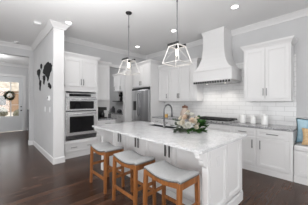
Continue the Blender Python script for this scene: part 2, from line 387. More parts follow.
# fridge enclosure
T = Thing('refrigerator_enclosure', 'tall white enclosure with cabinet above the steel refrigerator', 'cabinet', (-4.64, YW, 0))
FF = 3.77
bm = BM(); box(bm, -4.16, -4.135, FF, YW-.013, 0, 2.66); T.part('side_panel', bm, 'cab', bevel=.002)
bm = BM(); box(bm, XL+.004, XL+.025, FF-.03, YW-.013, 0, 2.66); T.part('side_panel', bm, 'cab', bevel=.002)
bm = BM(); box(bm, XL+.025, -4.16, FF, YW-.013, 1.89, 2.66); T.part('body', bm, 'cab')
mp = fm('-Y', FF); xm = -4.63
door(T, mp, XL+.03, xm, 1.91, 2.64, xm-.04, 2.03, .14); door(T, mp, xm, -4.165, 1.91, 2.64, xm+.04, 2.03, .14)
cabcrown(T, [(-4.135, YW-.02), (-4.135, FF), (XL, FF)], 2.66)

# refrigerator
T = Thing('refrigerator', 'stainless steel french-door refrigerator with dark water dispenser', 'refrigerator', (-4.64, YW-.05, 0))
rx0, rx1 = -5.09, -4.175
bm = BM(); box(bm, rx0, rx1, 3.76, YW-.05, .03, 1.80); T.part('body', bm, 'dsteel')
bm = BM(); box(bm, rx0, rx1, 3.72, 3.80, 1.80, 1.845); T.part('hinge_cover', bm, 'black', bevel=.004)
mp = fm('-Y', 3.76)
for a, b_, hu in ((rx0, xm-.003, xm-.05), (xm+.003, rx1, xm+.05)):
    bm = BM(); fbox(bm, mp, a, b_, .77, 1.795, 0, .055); p = T.part('door', bm, 'steel', bevel=.008)
    bm = BM(); X_, Y_, Z_ = mp(hu, .9, .10); tube(bm, [(X_, Y_+.04, .93), (X_, Y_, .96), (X_, Y_, 1.66), (X_, Y_+.04, 1.69)], .013); T.part('handle', bm, 'dsteel', parent=p, smooth=True)
    if a == rx0:
        bm = BM(); fbox(bm, mp, rx0+.10, rx0+.27, 1.10, 1.42, .05, .058); T.part('water_dispenser', bm, 'black', parent=p, label='black recessed dispenser panel')
bm = BM(); fbox(bm, mp, rx0, rx1, .10, .755, 0, .055); p = T.part('freezer_drawer', bm, 'steel', bevel=.008)
bm = BM(); X_, Y_, Z_ = mp(0, 0, .10); tube(bm, [(rx0+.08, Y_+.04, .66), (rx0+.11, Y_, .66), (rx1-.11, Y_, .66), (rx1-.08, Y_+.04, .66)], .013); T.part('handle', bm, 'dsteel', parent=p, smooth=True)
for x in (rx0+.06, rx1-.06):
    bm = BM(); lathe(bm, [(.025, 0), (.02, .03)], (x, 3.85, 0)); T.part('foot', bm, 'black')

# ------------------------------------------------------------ range hood
T = Thing('range_hood', 'white plaster-style range hood with flared skirt over the cooktop', 'range hood', (-2.11, YW, 1.88))
def hring(hw, fy, z, c=-2.11): return [(c-hw, YW-.002, z), (c+hw, YW-.002, z), (c+hw, fy, z), (c-hw, fy, z)]
prof = [(2.19, .485, 3.885), (2.22, .445, 3.905), (2.28, .398, 3.93), (2.36, .354, 3.95), (2.46, .318, 3.97), (2.57, .295, 3.985), (2.70, .281, 3.995), (2.85, .275, 4.0), (3.0, .273, 4.0), (3.08, .278, 3.99), (3.13, .29, 3.975), (3.165, .303, 3.965)]
bm = BM(); frustum(bm, [hring(h, f, z) for z, h, f in prof]); T.part('flared_body', bm, 'cab')
bm = BM(); frustum(bm, [hring(h, f, z) for z, h, f in ((1.90, .515, 3.86), (1.905, .52, 3.855), (1.93, .52, 3.855), (1.935, .505, 3.87), (2.15, .505, 3.87), (2.155, .515, 3.86), (2.185, .515, 3.86), (2.191, .487, 3.885))]); T.part('skirt_band', bm, 'cab')
bm = BM(); box(bm, -2.11-.49, -2.11+.49, 3.885, YW-.02, 1.860, 1.901); hb = T.part('filter_liner', bm, 'nickel_l', label='dark metal underside of the hood')
for k in range(15):
    x = -2.56+k*.0645; bm = BM(); box(bm, x-.018, x+.018, 3.862, 3.885, 1.852, 1.905); T.part('vent_slot', bm, 'black', parent=hb)
for x in (-2.35, -1.87):
    bm = BM(); lathe(bm, [(.018, 0), (.018, -.008), (.012, -.01)], (x, 4.15, 1.860)); T.part('hood_light', bm, 'dimlamp', parent=hb)
for x in (-2.35, -1.87):
    l = bpy.data.lights.new('hood_lamp', 'SPOT'); l.energy = 6; l.spot_size = 2.4; l.spot_blend = .8; l.shadow_soft_size = .03; l.color = (1, .95, .88)
    lo = bpy.data.objects.new('hood_lamp', l); COL.objects.link(lo); lo.location = (x, 4.15, 1.84)

# ------------------------------------------------------------ range wall: base cabinets
BF = 3.845
mp = fm('-Y', BF)
def base(label, x0, x1, fronts, kind='base_cabinet', right_foot=False):
    T = Thing(kind, label, 'cabinet', ((x0+x1)/2, YW, 0), 'range wall base cabinets')
    bm = BM(); box(bm, x0, x1, BF, YW-.013, .10, .876); box(bm, x0, x1, BF-.004, BF+.05, 0, .10); T.part('body', bm, 'cab', bevel=.002)
    for f in fronts: door(T, mp, *f[:4], *f[4:7], **f[7])
    return T
dr = dict(vert=False, name='drawer', rail=.03)
dd = dict()
base('white base cabinet with drawer and door, beside the blue-pillow bench', -1.12, -.53, [(-1.09, -.575, .715, .855, -.83, .785, .19, dr), (-1.09, -.575, .13, .70, -1.03, .56, .17, dd)])
base('narrow white base cabinet just right of the cooktop', -1.585, -1.12, [(-1.56, -1.12, .715, .855, -1.35, .785, .16, dr), (-1.56, -1.12, .13, .70, -1.17, .56, .17, dd)])
base('white drawer cabinet under the cooktop', -2.62, -1.585, [(-2.60, -1.61, .62, .80, -2.1, .71, .25, dr), (-2.60, -1.61, .37, .61, -2.1, .5, .25, dr), (-2.60, -1.61, .12, .36, -2.1, .25, .25, dr)])
base('white drawer cabinet left of the cooktop, behind the flowers', -3.30, -2.62, [(-3.28, -2.64, .715, .855, -2.96, .785, .18, dr), (-3.28, -2.64, .13, .70, -2.70, .56, .17, dd)])
base('white drawer cabinet on the range wall, next to the refrigerator', -4.13, -3.30, [(-4.10, -3.72, .715, .855, -3.9, .785, .14, dr), (-3.70, -3.32, .715, .855, -3.5, .785, .14, dr), (-4.10, -3.72, .13, .70, -3.76, .56, .17, dd), (-3.70, -3.32, .13, .70, -3.66, .56, .17, dd)])
bm = BM(); box(bm, -4.132, -.515, BF-.03, YW-.013, .876, .914)
tag(link('countertop', bm, 'granite', bevel=.004), 'dark speckled grey granite countertop along the tiled range wall', 'countertop')

# cooktop
T = Thing('cooktop', 'black gas cooktop with stainless front under the hood', 'cooktop', (-2.11, 4.12, .914))
cx0, cx1 = -2.57, -1.65
bm = BM(); box(bm, cx0, cx1, 3.80, 4.40, .9142, .955); T.part('body', bm, 'steel', bevel=.004)
bm = BM(); box(bm, cx0+.01, cx1-.01, 3.835, 4.39, .955, .962); T.part('burner_deck', bm, 'blackglass')
for k in range(3):
    a = cx0+.02+k*.295; bm = BM()
    for y in (3.85, 4.11, 4.37): box(bm, a, a+.285, y-.008, y+.008, .975, .993)
    for i in range(4): x = a+.008+i*.0897; box(bm, x-.008, x+.008, 3.845, 4.378, .975, .993)
    for x in (a+.008, a+.277):
        for y in (3.85, 4.37): box(bm, x-.008, x+.008, y-.008, y+.008, .962, .976)
    T.part('grate', bm, 'black')
for x in (cx0+.16, -2.11, cx1-.16):
    for y in (3.98, 4.24):
        bm = BM(); lathe(bm, [(.05, 0), (.05, .008), (.035, .012)], (x, y, .961)); T.part('burner', bm, 'black')
for k in range(6):
    bm = BM(); lathe(bm, [(.014, 0), (.014, -.012), (.011, -.03)], (cx0+.12+k*.136, 3.80, .934), axis='y'); T.part('knob', bm, 'nickel')

# canisters on the range counter
def canister(x, y, r, h, lab, body='ceramic', lid='ceramic'):
    T = Thing('canister', lab, 'canister', (x, y, .914), 'canisters on the granite counter')
    bm = BM(); lathe(bm, [(r*.9, 0), (r, .01), (r, h-.01), (r*.94, h)], (x, y, .9141)); T.part('jar', bm, body, smooth=False)
    bm = BM(); lathe(bm, [(r*1.02, 0), (r*1.02, .015), (r*.7, .022), (.006, .024), (.006, .032), (.012, .036), (.012, .046), (.004, .05)], (x, y, .9141+h)); T.part('lid', bm, lid)
canister(-1.50, 4.25, .06, .16, 'white lidded canister nearest the cooktop, leftmost of three')
canister(-1.29, 4.27, .055, .14, 'shortest white lidded canister, middle of three on the counter')
canister(-1.06, 4.25, .065, .18, 'tallest white lidded canister, rightmost of three on the counter')
T = Thing('stoneware_jar', 'beige bell-shaped jar with brown lid behind the flowers', 'jar', (-3.03, 4.10, .914))
bm = BM(); lathe(bm, [(.07, 0), (.115, .03), (.14, .10), (.13, .18), (.095, .25), (.075, .30), (.08, .31)], (-3.03, 4.1, .9141), 28); T.part('body', bm, 'beige', smooth=True)
bm = BM(); lathe(bm, [(.085, 0), (.088, .02), (.08, .045), (.05, .06), (.02, .064), (.02, .085), (.008, .09)], (-3.03, 4.1, 1.2241), 24); T.part('lid', bm, 'copper', smooth=True)
T = Thing('candle', 'small amber candle jar beyond the arched faucet', 'candle', (-3.72, 4.05, .914))
bm = BM(); lathe(bm, [(.05, 0), (.055, .01), (.055, .09), (.05, .095)], (-3.72, 4.05, .9141)); T.part('jar', bm, 'amber')
bm = BM(); lathe(bm, [(.062, 0), (.062, .02), (.01, .022)], (-3.72, 4.05, 1.0091)); T.part('lid', bm, 'washed')

# ------------------------------------------------------------ oven wall
OF = -4.55; mp = fm('+X', OF)
T = Thing('oven_cabinet', 'tall white cabinet housing the double wall oven', 'cabinet', (-4.84, 1.72, 0))
oy0, oy1 = 1.268, 2.165
bm = BM(); box(bm, XL+.003, OF, oy0, oy1, .0, .43); box(bm, XL+.003, OF, oy0, 1.335, .43, 1.66); box(bm, XL+.003, OF, 2.115, oy1, .43, 1.66); box(bm, XL+.003, OF, oy0, oy1, 1.66, 2.52); box(bm, XL+.003, XL+.05, 1.335, 2.115, .43, 1.66)
T.part('body', bm, 'cab')
ym = 1.725
door(T, mp, 1.30, ym, 1.78, 2.49, ym-.03, 1.90, .15); door(T, mp, ym, 2.145, 1.78, 2.49, ym+.03, 1.90, .15)
bm = BM(); panel(bm, mp, 1.31, 2.14, .14, .38, .035); p = T.part('drawer', bm, 'cab', bevel=.0015)
for u in (1.52, 1.93):
    bm = BM(); pull(bm, mp, u, .26, .15, False); T.part('handle', bm, 'nickel', parent=p)
bm = BM(); fbox(bm, mp, oy0, oy1+.002, 0, .10, 0, .012); T.part('plinth', bm, 'cab')
cabcrown(T, [(XL+.06, oy1), (OF, oy1), (OF, oy0+.003)], 2.52)

T = Thing('double_oven', 'stainless double wall oven with microwave compartment on top', 'oven', (-4.8, 1.725, .475))
a, b_ = 1.338, 2.112; m2 = fm('+X', OF)
bm = BM(); box(bm, XL+.06, OF+.004, a, b_, .478, 1.612); T.part('body', bm, 'dsteel')
bm = BM(); fbox(bm, m2, a, b_, 1.515, 1.612, .004, .03); p = T.part('control_panel', bm, 'osteel', bevel=.003)
bm = BM(); fbox(bm, m2, a+.07, b_-.16, 1.532, 1.597, .03, .033); T.part('display', bm, 'blackglass', parent=p)
def odoor(z0, z1, wz0, wz1, hz, name):
    bm = BM(); fbox(bm, m2, a, b_, z0, z1, .004, .038); p = T.part(name, bm, 'osteel', bevel=.003)
    bm = BM(); fbox(bm, m2, a+.08, b_-.08, wz0, wz1, .038, .041); T.part('glass', bm, 'blackglass', parent=p, label='black oven door glass')
    bm = BM(); X_ = OF+.085; tube(bm, [(OF+.035, a+.05, hz), (X_, a+.05, hz), ], .008)
    tube(bm, [(OF+.035, b_-.05, hz), (X_, b_-.05, hz)], .008); tube(bm, [(X_, a+.02, hz), (X_, b_-.02, hz)], .012); T.part('handle', bm, 'osteel', parent=p, smooth=True)
odoor(1.175, 1.505, 1.215, 1.415, 1.465, 'microwave_door')
odoor(.555, 1.150, .63, 1.03, 1.10, 'oven_door')
bm = BM(); fbox(bm, m2, a, b_, .478, .548, .004, .022); T.part('lower_vent', bm, 'dsteel', bevel=.002)
bm = BM(); fbox(bm, m2, a, b_, 1.150, 1.175, .0, .012); T.part('divider', bm, 'black')

# coffee station
T = Thing('base_cabinet', 'white base cabinet between the ovens and the pantry opening', 'cabinet', (-4.84, 2.45, 0))
bm = BM(); box(bm, XL+.003, OF, 2.168, 2.72, .10, .876); box(bm, XL+.003, OF-.02, 2.168, 2.72, 0, .10); T.part('body', bm, 'cab', bevel=.002)
door(T, mp, 2.18, 2.71, .715, .855, 2.45, .785, .16, vert=False, name='drawer', rail=.03); door(T, mp, 2.18, 2.71, .13, .70, 2.24, .58, .15)
bm = BM(); box(bm, XL+.003, OF+.03, 2.168, 2.74, .876, .914); tag(link('countertop', bm, 'granite', bevel=.004), 'short granite countertop holding the coffee maker beside the ovens', 'countertop')
T = Thing('upper_cabinet', 'slim white wall cabinet above the coffee maker beside the ovens', 'cabinet', (-4.95, 2.4, 1.44))
bm = BM(); box(bm, XL+.003, -4.80, 2.168, 2.66, 1.44, 2.50); T.part('body', bm, 'cab', bevel=.002)
m3 = fm('+X', -4.80); door(T, m3, 2.19, 2.64, 1.46, 2.48, 2.25, 1.58, .14)
cabcrown(T, [(XL+.005, 2.66), (-4.80, 2.66), (-4.80, 2.24)], 2.50)
T = Thing('coffee_maker', 'black coffee maker on the short counter beside the ovens', 'coffee maker', (-4.80, 2.40, .914))
bm = BM(); box(bm, -4.95, -4.66, 2.30, 2.50, .9142, .95); box(bm, -4.95, -4.84, 2.30, 2.50, .95, 1.24); box(bm, -4.84, -4.67, 2.30, 2.50, 1.15, 1.24); T.part('housing', bm, 'black', bevel=.008)
bm = BM(); lathe(bm, [(.05, 0), (.065, .03), (.065, .10), (.045, .13), (.05, .14)], (-4.75, 2.40, .951)); p = T.part('carafe', bm, 'blackglass', smooth=True)
bm = BM(); tube(bm, [(-4.70, 2.44, 1.06), (-4.66, 2.47, 1.05), (-4.66, 2.47, .99), (-4.70, 2.44, .98)], .008); T.part('carafe_handle', bm, 'steel', parent=p)
T = Thing('utensil_crock', 'small dark crock on the counter beside the coffee maker', 'crock', (-4.66, 2.61, .914))
bm = BM(); lathe(bm, [(.04, 0), (.045, .01), (.045, .12), (.04, .125)], (-4.70, 2.61, .9142)); T.part('crock', bm, 'grey_item')
for dx, dy, h in ((.01, .01, .1), (-.012, .0, .12), (.0, -.015, .09)):
    bm = BM(); bar(bm, (-4.70+dx, 2.61+dy, 1.03), (-4.70+dx*3, 2.61+dy*3, 1.03+h), .008); T.part('utensil', bm, 'nickel')

# ------------------------------------------------------------ pantry
mq = fm('-Y', BF)
for x0, x1, lab in ((-8.18, -7.25, 'white pantry base cabinet farthest to the left through the opening'), (-7.25, -6.32, 'white pantry base cabinet with drawers, middle of the pantry run'), (-6.32, -5.30, 'white pantry base cabinet hidden behind the refrigerator wall')):
    xm_ = (x0+x1)/2
    T = Thing('base_cabinet', lab, 'cabinet', (xm_, YW, 0), 'pantry base cabinets')
    bm = BM(); box(bm, x0, x1, BF, YW-.003, 0, .876); T.part('body', bm, 'cab', bevel=.002)
    for a_, c_, q in ((x0+.02, xm_, -1), (xm_, x1-.02, 1)):
        door(T, mq, a_, c_, .70, .855, (a_+c_)/2, .78, .14, vert=False, name='drawer', rail=.03); door(T, mq, a_, c_, .12, .68, xm_+q*.05, .58, .13)
bm = BM(); box(bm, -8.19, -5.29, BF-.03, YW-.003, .876, .914); tag(link('countertop', bm, 'granite', bevel=.004), 'grey granite countertop in the pantry beyond the opening', 'countertop')
bm = BM(); box(bm, -7.30, -5.60, 4.20, YW-.003, 1.40, 1.44); tag(link('floating_shelf', bm, 'grey_item', bevel=.003), 'dark floating shelf on the pantry wall holding a vase', 'shelf')
T = Thing('upper_cabinet', 'white pantry wall cabinet high above the dark floating shelf', 'cabinet', (-6.45, YW, 1.85))
bm = BM(); box(bm, -7.05, -5.60, 4.12, YW-.003, 1.85, 2.55); T.part('body', bm, 'cab', bevel=.002)
m4 = fm('-Y', 4.12)
for a_, c_, h_ in ((-7.03, -6.52, -6.93), (-6.52, -6.04, -6.45), (-6.04, -5.62, -5.95)): door(T, m4, a_, c_, 1.87, 2.53, h_, 2.0, .15)
cabcrown(T, [(-5.60, 4.12), (-7.05, 4.12), (-7.05, YW-.02)], 2.55)
T = Thing('shelf_vase', 'black vase with dark round sprigs on the floating shelf', 'vase', (-6.72, 4.31, 1.44))
bm = BM(); lathe(bm, [(.045, 0), (.075, .05), (.07, .12), (.035, .17), (.04, .18)], (-6.72, 4.31, 1.4402)); T.part('vase', bm, 'black', smooth=True)
for dx, dz, r in ((-.10, .24, .06), (.09, .27, .065), (0, .34, .05), (.03, .22, .05)):
    bm = BM(); blob(bm, (-6.72+dx, 4.31, 1.44+dz), r); tube(bm, [(-6.72, 4.31, 1.60), (-6.72+dx, 4.31, 1.44+dz)], .004, 6); T.part('sprig', bm, 'decal')
for x, r, h, mm, lab in ((-7.55, .08, .22, 'nickel', 'small metal canister on the pantry counter, leftmost'), (-7.15, .09, .27, 'grey_item', 'dark bottle on the pantry counter between the canister and bowl'), (-6.62, .11, .15, 'grey_item', 'low dark bowl on the pantry counter nearest the refrigerator wall')):
    bm = BM(); lathe(bm, [(r*.8, 0), (r, .02), (r, h*.6), (r*.55, h*.85), (r*.5, h)], (x, 4.15, .9142)); tag(link('pantry_jar', bm, mm, smooth=True), lab, 'jar', 'items on the pantry counter')

# ------------------------------------------------------------ island
ix0, ix1, iy0, iy1 = -3.34, -.935, 1.665, 2.62
T = Thing('kitchen_island', 'white panelled kitchen island with corbels and seating overhang', 'kitchen island', (-2.14, 2.1, 0))
bm = BM(); box(bm, ix0+.06, ix1-.07, 1.90, iy1-.02, .0, .675)
box(bm, ix0+.06, ix1-.07, 1.90, 2.35, .675, .866); box(bm, ix0+.06, -2.73, 2.35, iy1-.02, .675, .866); box(bm, -2.01, ix1-.07, 2.35, iy1-.02, .675, .866)
# recessed panels on the seating side
mi = fm('-Y', 1.90)
xs = [ix0+.07, -2.78, -2.20, -1.62, ix1-.075]
for a_, c_ in zip(xs, xs[1:]): panel(bm, mi, a_, c_, .12, .875, .07, .018)
box(bm, ix0+.06, ix1-.07, 1.878, 1.90, 0, .12)
T.part('body', bm, 'island', bevel=.0015)
for s, xa, xb in ((1, ix1-.07, ix1-.012), (-1, ix0+.012, ix0+.07)):
    bm = BM(); box(bm, xa+(.012 if s < 0 else 0), xb-(.012 if s > 0 else 0), iy0, iy1, 0, .890)
    me_ = (lambda u, z, d: (ix1-.012+d, u, z)) if s == 1 else (lambda u, z, d: (ix0+.012-d, u, z))
    fbox(bm, me_, iy0, iy0+.045, 0, .890, -.012, .012); fbox(bm, me_, iy1-.04, iy1, 0, .890, -.012, .012)
    ys = [iy0+.05, 2.135, iy1-.045]
    for c0, c1 in zip(ys, ys[1:]):
        r_ = .05
        panel(bm, me_, c0, c1, .15, .887, r_, .024, -.012)
    fbox(bm, me_, iy0-.006, iy1+.006, 0, .12, 0, .022); fbox(bm, me_, iy0-.004, iy1+.004, .12, .135, 0, .017)
    T.part('end_panel', bm, 'island', bevel=.0015)
    # corbel: s-curve bracket on the inner face of the end post
    cp = [(0, .890), (.160, .890), (.160, .862), (.148, .855), (.150, .835), (.138, .815), (.112, .803), (.092, .806), (.084, .792), (.080, .765), (.066, .738), (.042, .722), (.020, .718), (.010, .70), (0, .69)]
    bm = BM(); prism(bm, cp, (lambda a, z, dd_: (dd_, iy0-a, z)), xa+.006, xb-.006+(.010 if s > 0 else 0)); T.part('corbel', bm, 'island', bevel=.001)
# drawers on the working side (hidden from here)
for a_, c_ in ((-3.25, -2.45), (-2.45, -1.75), (-1.75, -1.02)):
    bm = BM(); panel(bm, (lambda u, z, d: (u, iy1-.02+d, z)), a_, c_, .12, .86, .05); T.part('door', bm, 'island')
# steel brackets under the overhang
for x in (-2.98, -2.42, -1.70):
    bm = BM()
    for q in (-.04, .04):
        box(bm, x+q-.009, x+q+.009, 1.862, 1.872, .60, .872); box(bm, x+q-.009, x+q+.009, 1.62, 1.862, .880, .890)
    box(bm, x-.04, x+.04, 1.866, 1.874, .80, .83)
    T.part('support_bracket', bm, 'black', label='dark steel support bracket under the countertop')
# outlet
bm = BM(); box(bm, -.9515, -.944, 1.885, 1.955, .645, .76); p = T.part('outlet', bm, 'plastic', bevel=.002, label='white electrical outlet plate')
bm = BM(); box(bm, -.944, -.9425, 1.905, 1.935, .665, .695); box(bm, -.944, -.9425, 1.905, 1.935, .71, .74); T.part('sockets', bm, 'plastic', parent=p)

# countertop with sink cut-out
sx0, sx1, sy0, sy1 = -2.72, -2.02, 2.36, 2.598
tx0, tx1, ty0, ty1 = -3.395, -.900, 1.495, 2.72
bm = BM()
for b4 in ((tx0, sx0, ty0, ty1), (sx1, tx1, ty0, ty1), (sx0, sx1, ty0, sy0), (sx0, sx1, sy1, ty1)): box(bm, *b4, .890, .920)
bmesh.ops.remove_doubles(bm, verts=bm.verts, dist=.0001)
tag(link('island_countertop', bm, 'marble'), 'pale speckled stone countertop on the kitchen island', 'countertop')
T = Thing('sink', 'dark steel undermount sink set into the island countertop', 'sink', ((sx0+sx1)/2, (sy0+sy1)/2, .69))
bm = BM(); t_ = .006
box(bm, sx0+.001, sx0+t_, sy0+.001, sy1-.001, .69, .911); box(bm, sx1-t_, sx1-.001, sy0+.001, sy1-.001, .69, .911); box(bm, sx0+.001, sx1-.001, sy0+.001, sy0+t_, .69, .911); box(bm, sx0+.001, sx1-.001, sy1-t_, sy1-.001, .69, .911); box(bm, sx0, sx1, sy0, sy1, .684, .69)
T.part('basin', bm, 'dsteel'); bm = BM(); lathe(bm, [(.04, 0), (.04, .004), (.02, .005)], ((sx0+sx1)/2, (sy0+sy1)/2, .6901)); T.part('drain', bm, 'nickel')
# faucet
fx, fy = -2.19, 2.325
T = Thing('faucet', 'tall arched brushed metal faucet on the island', 'faucet', (fx, fy, .914))
bm = BM(); lathe(bm, [(.030, 0), (.030, .006), (.022, .012), (.020, .06), (.016, .07), (.014, .12)], (fx, fy, .9202)); T.part('base', bm, 'nickel', smooth=True)
pts = [(fx, fy, 1.03), (fx, fy, 1.22)]
for k in range(0, 11): a_ = PI*k/10; pts.append((fx+.0, fy+.11-.11*math.cos(a_), 1.23+.115*math.sin(a_)))
pts.append((fx, fy+.22, 1.20))
bm = BM(); tube(bm, pts, .0145, 12); T.part('gooseneck', bm, 'dsteel', smooth=True)
bm = BM(); tube(bm, [(fx, fy+.22, 1.205), (fx, fy+.22, 1.18), (fx, fy+.22, 1.10)], [.013, .017, .016], 12); T.part('spray_head', bm, 'dsteel', smooth=True)
bm = BM(); tube(bm, [(fx, fy, .98), (fx+.05, fy-.01, .985), (fx+.09, fy-.01, 1.02)], .006, 8); T.part('lever', bm, 'nickel', smooth=True)

# flowers
bx, by = -1.625, 2.31
T = Thing('flower_arrangement', 'bouquet of cream and peach blooms with greenery on the island', 'flowers', (bx, by, .914))
bm = BM(); lathe(bm, [(.06, 0), (.075, .01), (.085, .05), (.08, .09), (.07, .11)], (bx, by, .9202), 24); T.part('vase', bm, 'ceramic', smooth=True)
def bloom(c, r, m, n=None):
    bm = BM(); n = Vector(n or (c[0]-bx, c[1]-by-.1, c[2]-1.0)).normalized()
    q = n.to_track_quat('Z', 'Y')
    for ring, (cnt, tilt, sc_) in enumerate(((7, 1.15, 1.0), (6, .75, .8), (5, .35, .55))):
        for k in range(cnt):
            a_ = 2*PI*(k+.5*ring)/cnt+random.uniform(-.15, .15)
            rr_ = r*sc_
            pet = [(-.30, 0), (-.42, .45), (-.30, .85), (0, 1.0), (.30, .85), (.42, .45), (.30, 0)]
            cen = bm.verts.new((0, 0, 0)); vs = []
            for u, v in pet:
                lift = v*v*.25
                p_ = Vector((v*rr_*math.sin(tilt), u*rr_, v*rr_*math.cos(tilt)+lift*rr_+abs(u)*.3*rr_))
                p_.rotate(Matrix.Rotation(a_, 3, 'Z')); vs.append(bm.verts.new(p_))
            cp_ = Vector((.5*rr_*math.sin(tilt), 0, .5*rr_*math.cos(tilt)-.06*rr_)); cp_.rotate(Matrix.Rotation(a_, 3, 'Z')); cen.co = cp_
            for i in range(len(vs)): bm.faces.new((cen, vs[i], vs[(i+1) % len(vs)]))
    for v in bm.verts: v.co = q @ v.co+Vector(c)
    bmesh.ops.solidify(bm, geom=bm.faces, thickness=.0012)
    return T.part('bloom', bm, m)
R_ = random.Random(3)
mats_ = ['cream', 'ivory', 'cream', 'ivory', 'peach', 'ivory', 'cream']
k = 0
# screen-ish placement in world: right vector of view is (.69,.73)
def wp(s, t, z): return (bx+.687*s-.727*t*-1*-1, by+.727*s+.687*t, z)   # s to the right, t away from the seats
for s, t, z, r in ((-.10,-.06,1.06,.065),(-.02,-.09,1.03,.06),(.06,-.06,1.08,.065),(-.16,-.02,1.04,.055),(-.06,-.02,1.13,.065),(.03,.0,1.17,.06),(.11,-.03,1.05,.055),(.13,.04,1.12,.05),(-.02,.05,1.19,.055),(-.12,.05,1.12,.055),(.07,.08,1.16,.05),(.02,-.10,1.10,.05),(-.09,-.10,1.01,.045),(.09,-.1,1.0,.045),(-.01,.0,1.23,.04),(-.05,.1,1.1,.05)):
    bloom(wp(s*.95, t,   .935+(z-.92)*.95), r*.95, mats_[k % 7]); k += 1
def leaf(bm, base_, tip, wd):
    b0, t0 = Vector(base_), Vector(tip); d_ = t0-b0; a_ = d_.cross(Vector((R_.uniform(-.4, .4), R_.uniform(-.4, .4), 1))).normalized(); n_ = a_.cross(d_).normalized()
    ps = [b0, b0+d_*.3+a_*wd*.8, b0+d_*.6+a_*wd, t0, b0+d_*.6-a_*wd, b0+d_*.3-a_*wd*.8]; mid = [b0+d_*.3-n_*wd*.3, b0+d_*.6-n_*wd*.35]
    V = [bm.verts.new(p_) for p_ in ps]; m_ = [bm.verts.new(p_) for p_ in mid]
    for f in ((V[0], V[1], m_[0]), (V[1], V[2], m_[1], m_[0]), (V[2], V[3], m_[1]), (V[3], V[4], m_[1]), (V[4], V[5], m_[0], m_[1]), (V[5], V[0], m_[0])): bm.faces.new(f)
def spray(s0, t0, z0_, s1, t1, z1_, n, ll, wd, m):
    bm = BM(); A, B = Vector(wp(s0, t0, z0_)), Vector(wp(s1, t1, z1_)); tube(bm, [A, (A+B)/2+Vector((0, 0, .02)), B], .003, 5)
    lf = BM()
    for i in range(n):
        f = (i+1)/n; p_ = A.lerp(B, f)+Vector((0, 0, .02*(1-abs(2*f-1)))); dd_ = (B-A).normalized()+Vector((R_.uniform(-1, 1), R_.uniform(-1, 1), R_.uniform(-.6, .9)))*.9
        leaf(lf, p_, p_+dd_.normalized()*ll*R_.uniform(.7, 1.1), wd)
    bmesh.ops.solidify(lf, geom=lf.faces, thickness=.001)
    for v in lf.verts: v.co.z = max(v.co.z, .9235)
    st = T.part('stem', bm, 'stem'); T.part('leaves', lf, m, parent=st)
for a_ in ((.05,-.02,1.0,.24,.05,1.10,14,.07,.018,'leaf'),(.05,0,1.02,.25,-.03,1.02,22,.085,.026,'leaf'),(.08,-.03,1.04,.22,-.06,1.08,20,.085,.026,'leaf'),(.08,-.05,.97,.21,-.09,.96,18,.08,.026,'leaf'),(-.05,-.09,.97,.08,-.16,.95,18,.07,.022,'leaf'),(-.1,-.06,.98,-.22,-.12,.94,18,.08,.024,'sage'),(.05,-.05,1.0,.20,-.08,.98,12,.07,.02,'leaf'),(.04,.05,1.05,.20,.10,1.18,12,.06,.016,'leaf'),(.02,-.06,.98,.06,-.16,.95,12,.06,.02,'leaf'),(0,-.06,.98,-.04,-.17,.95,12,.06,.02,'leaf'),
           (-.06,-.02,1.0,-.26,-.02,1.04,14,.07,.018,'sage'),(-.06,-.04,1.0,-.24,-.08,.96,14,.07,.02,'sage'),(-.06,0,1.02,-.23,.06,1.13,12,.06,.016,'sage'),(-.05,-.06,.98,-.14,-.14,.94,12,.07,.02,'sage'),(0,.06,1.08,-.02,.10,1.26,9,.05,.012,'sage'),(.05,-.07,.97,.14,-.12,.94,10,.06,.018,'leaf')):
    spray(*a_[:2], .92+(a_[2]-.92)*.9, *a_[3:5], max(.95, .92+(a_[5]-.92)*.88), *a_[6:8], a_[8]*1.15, a_[9])

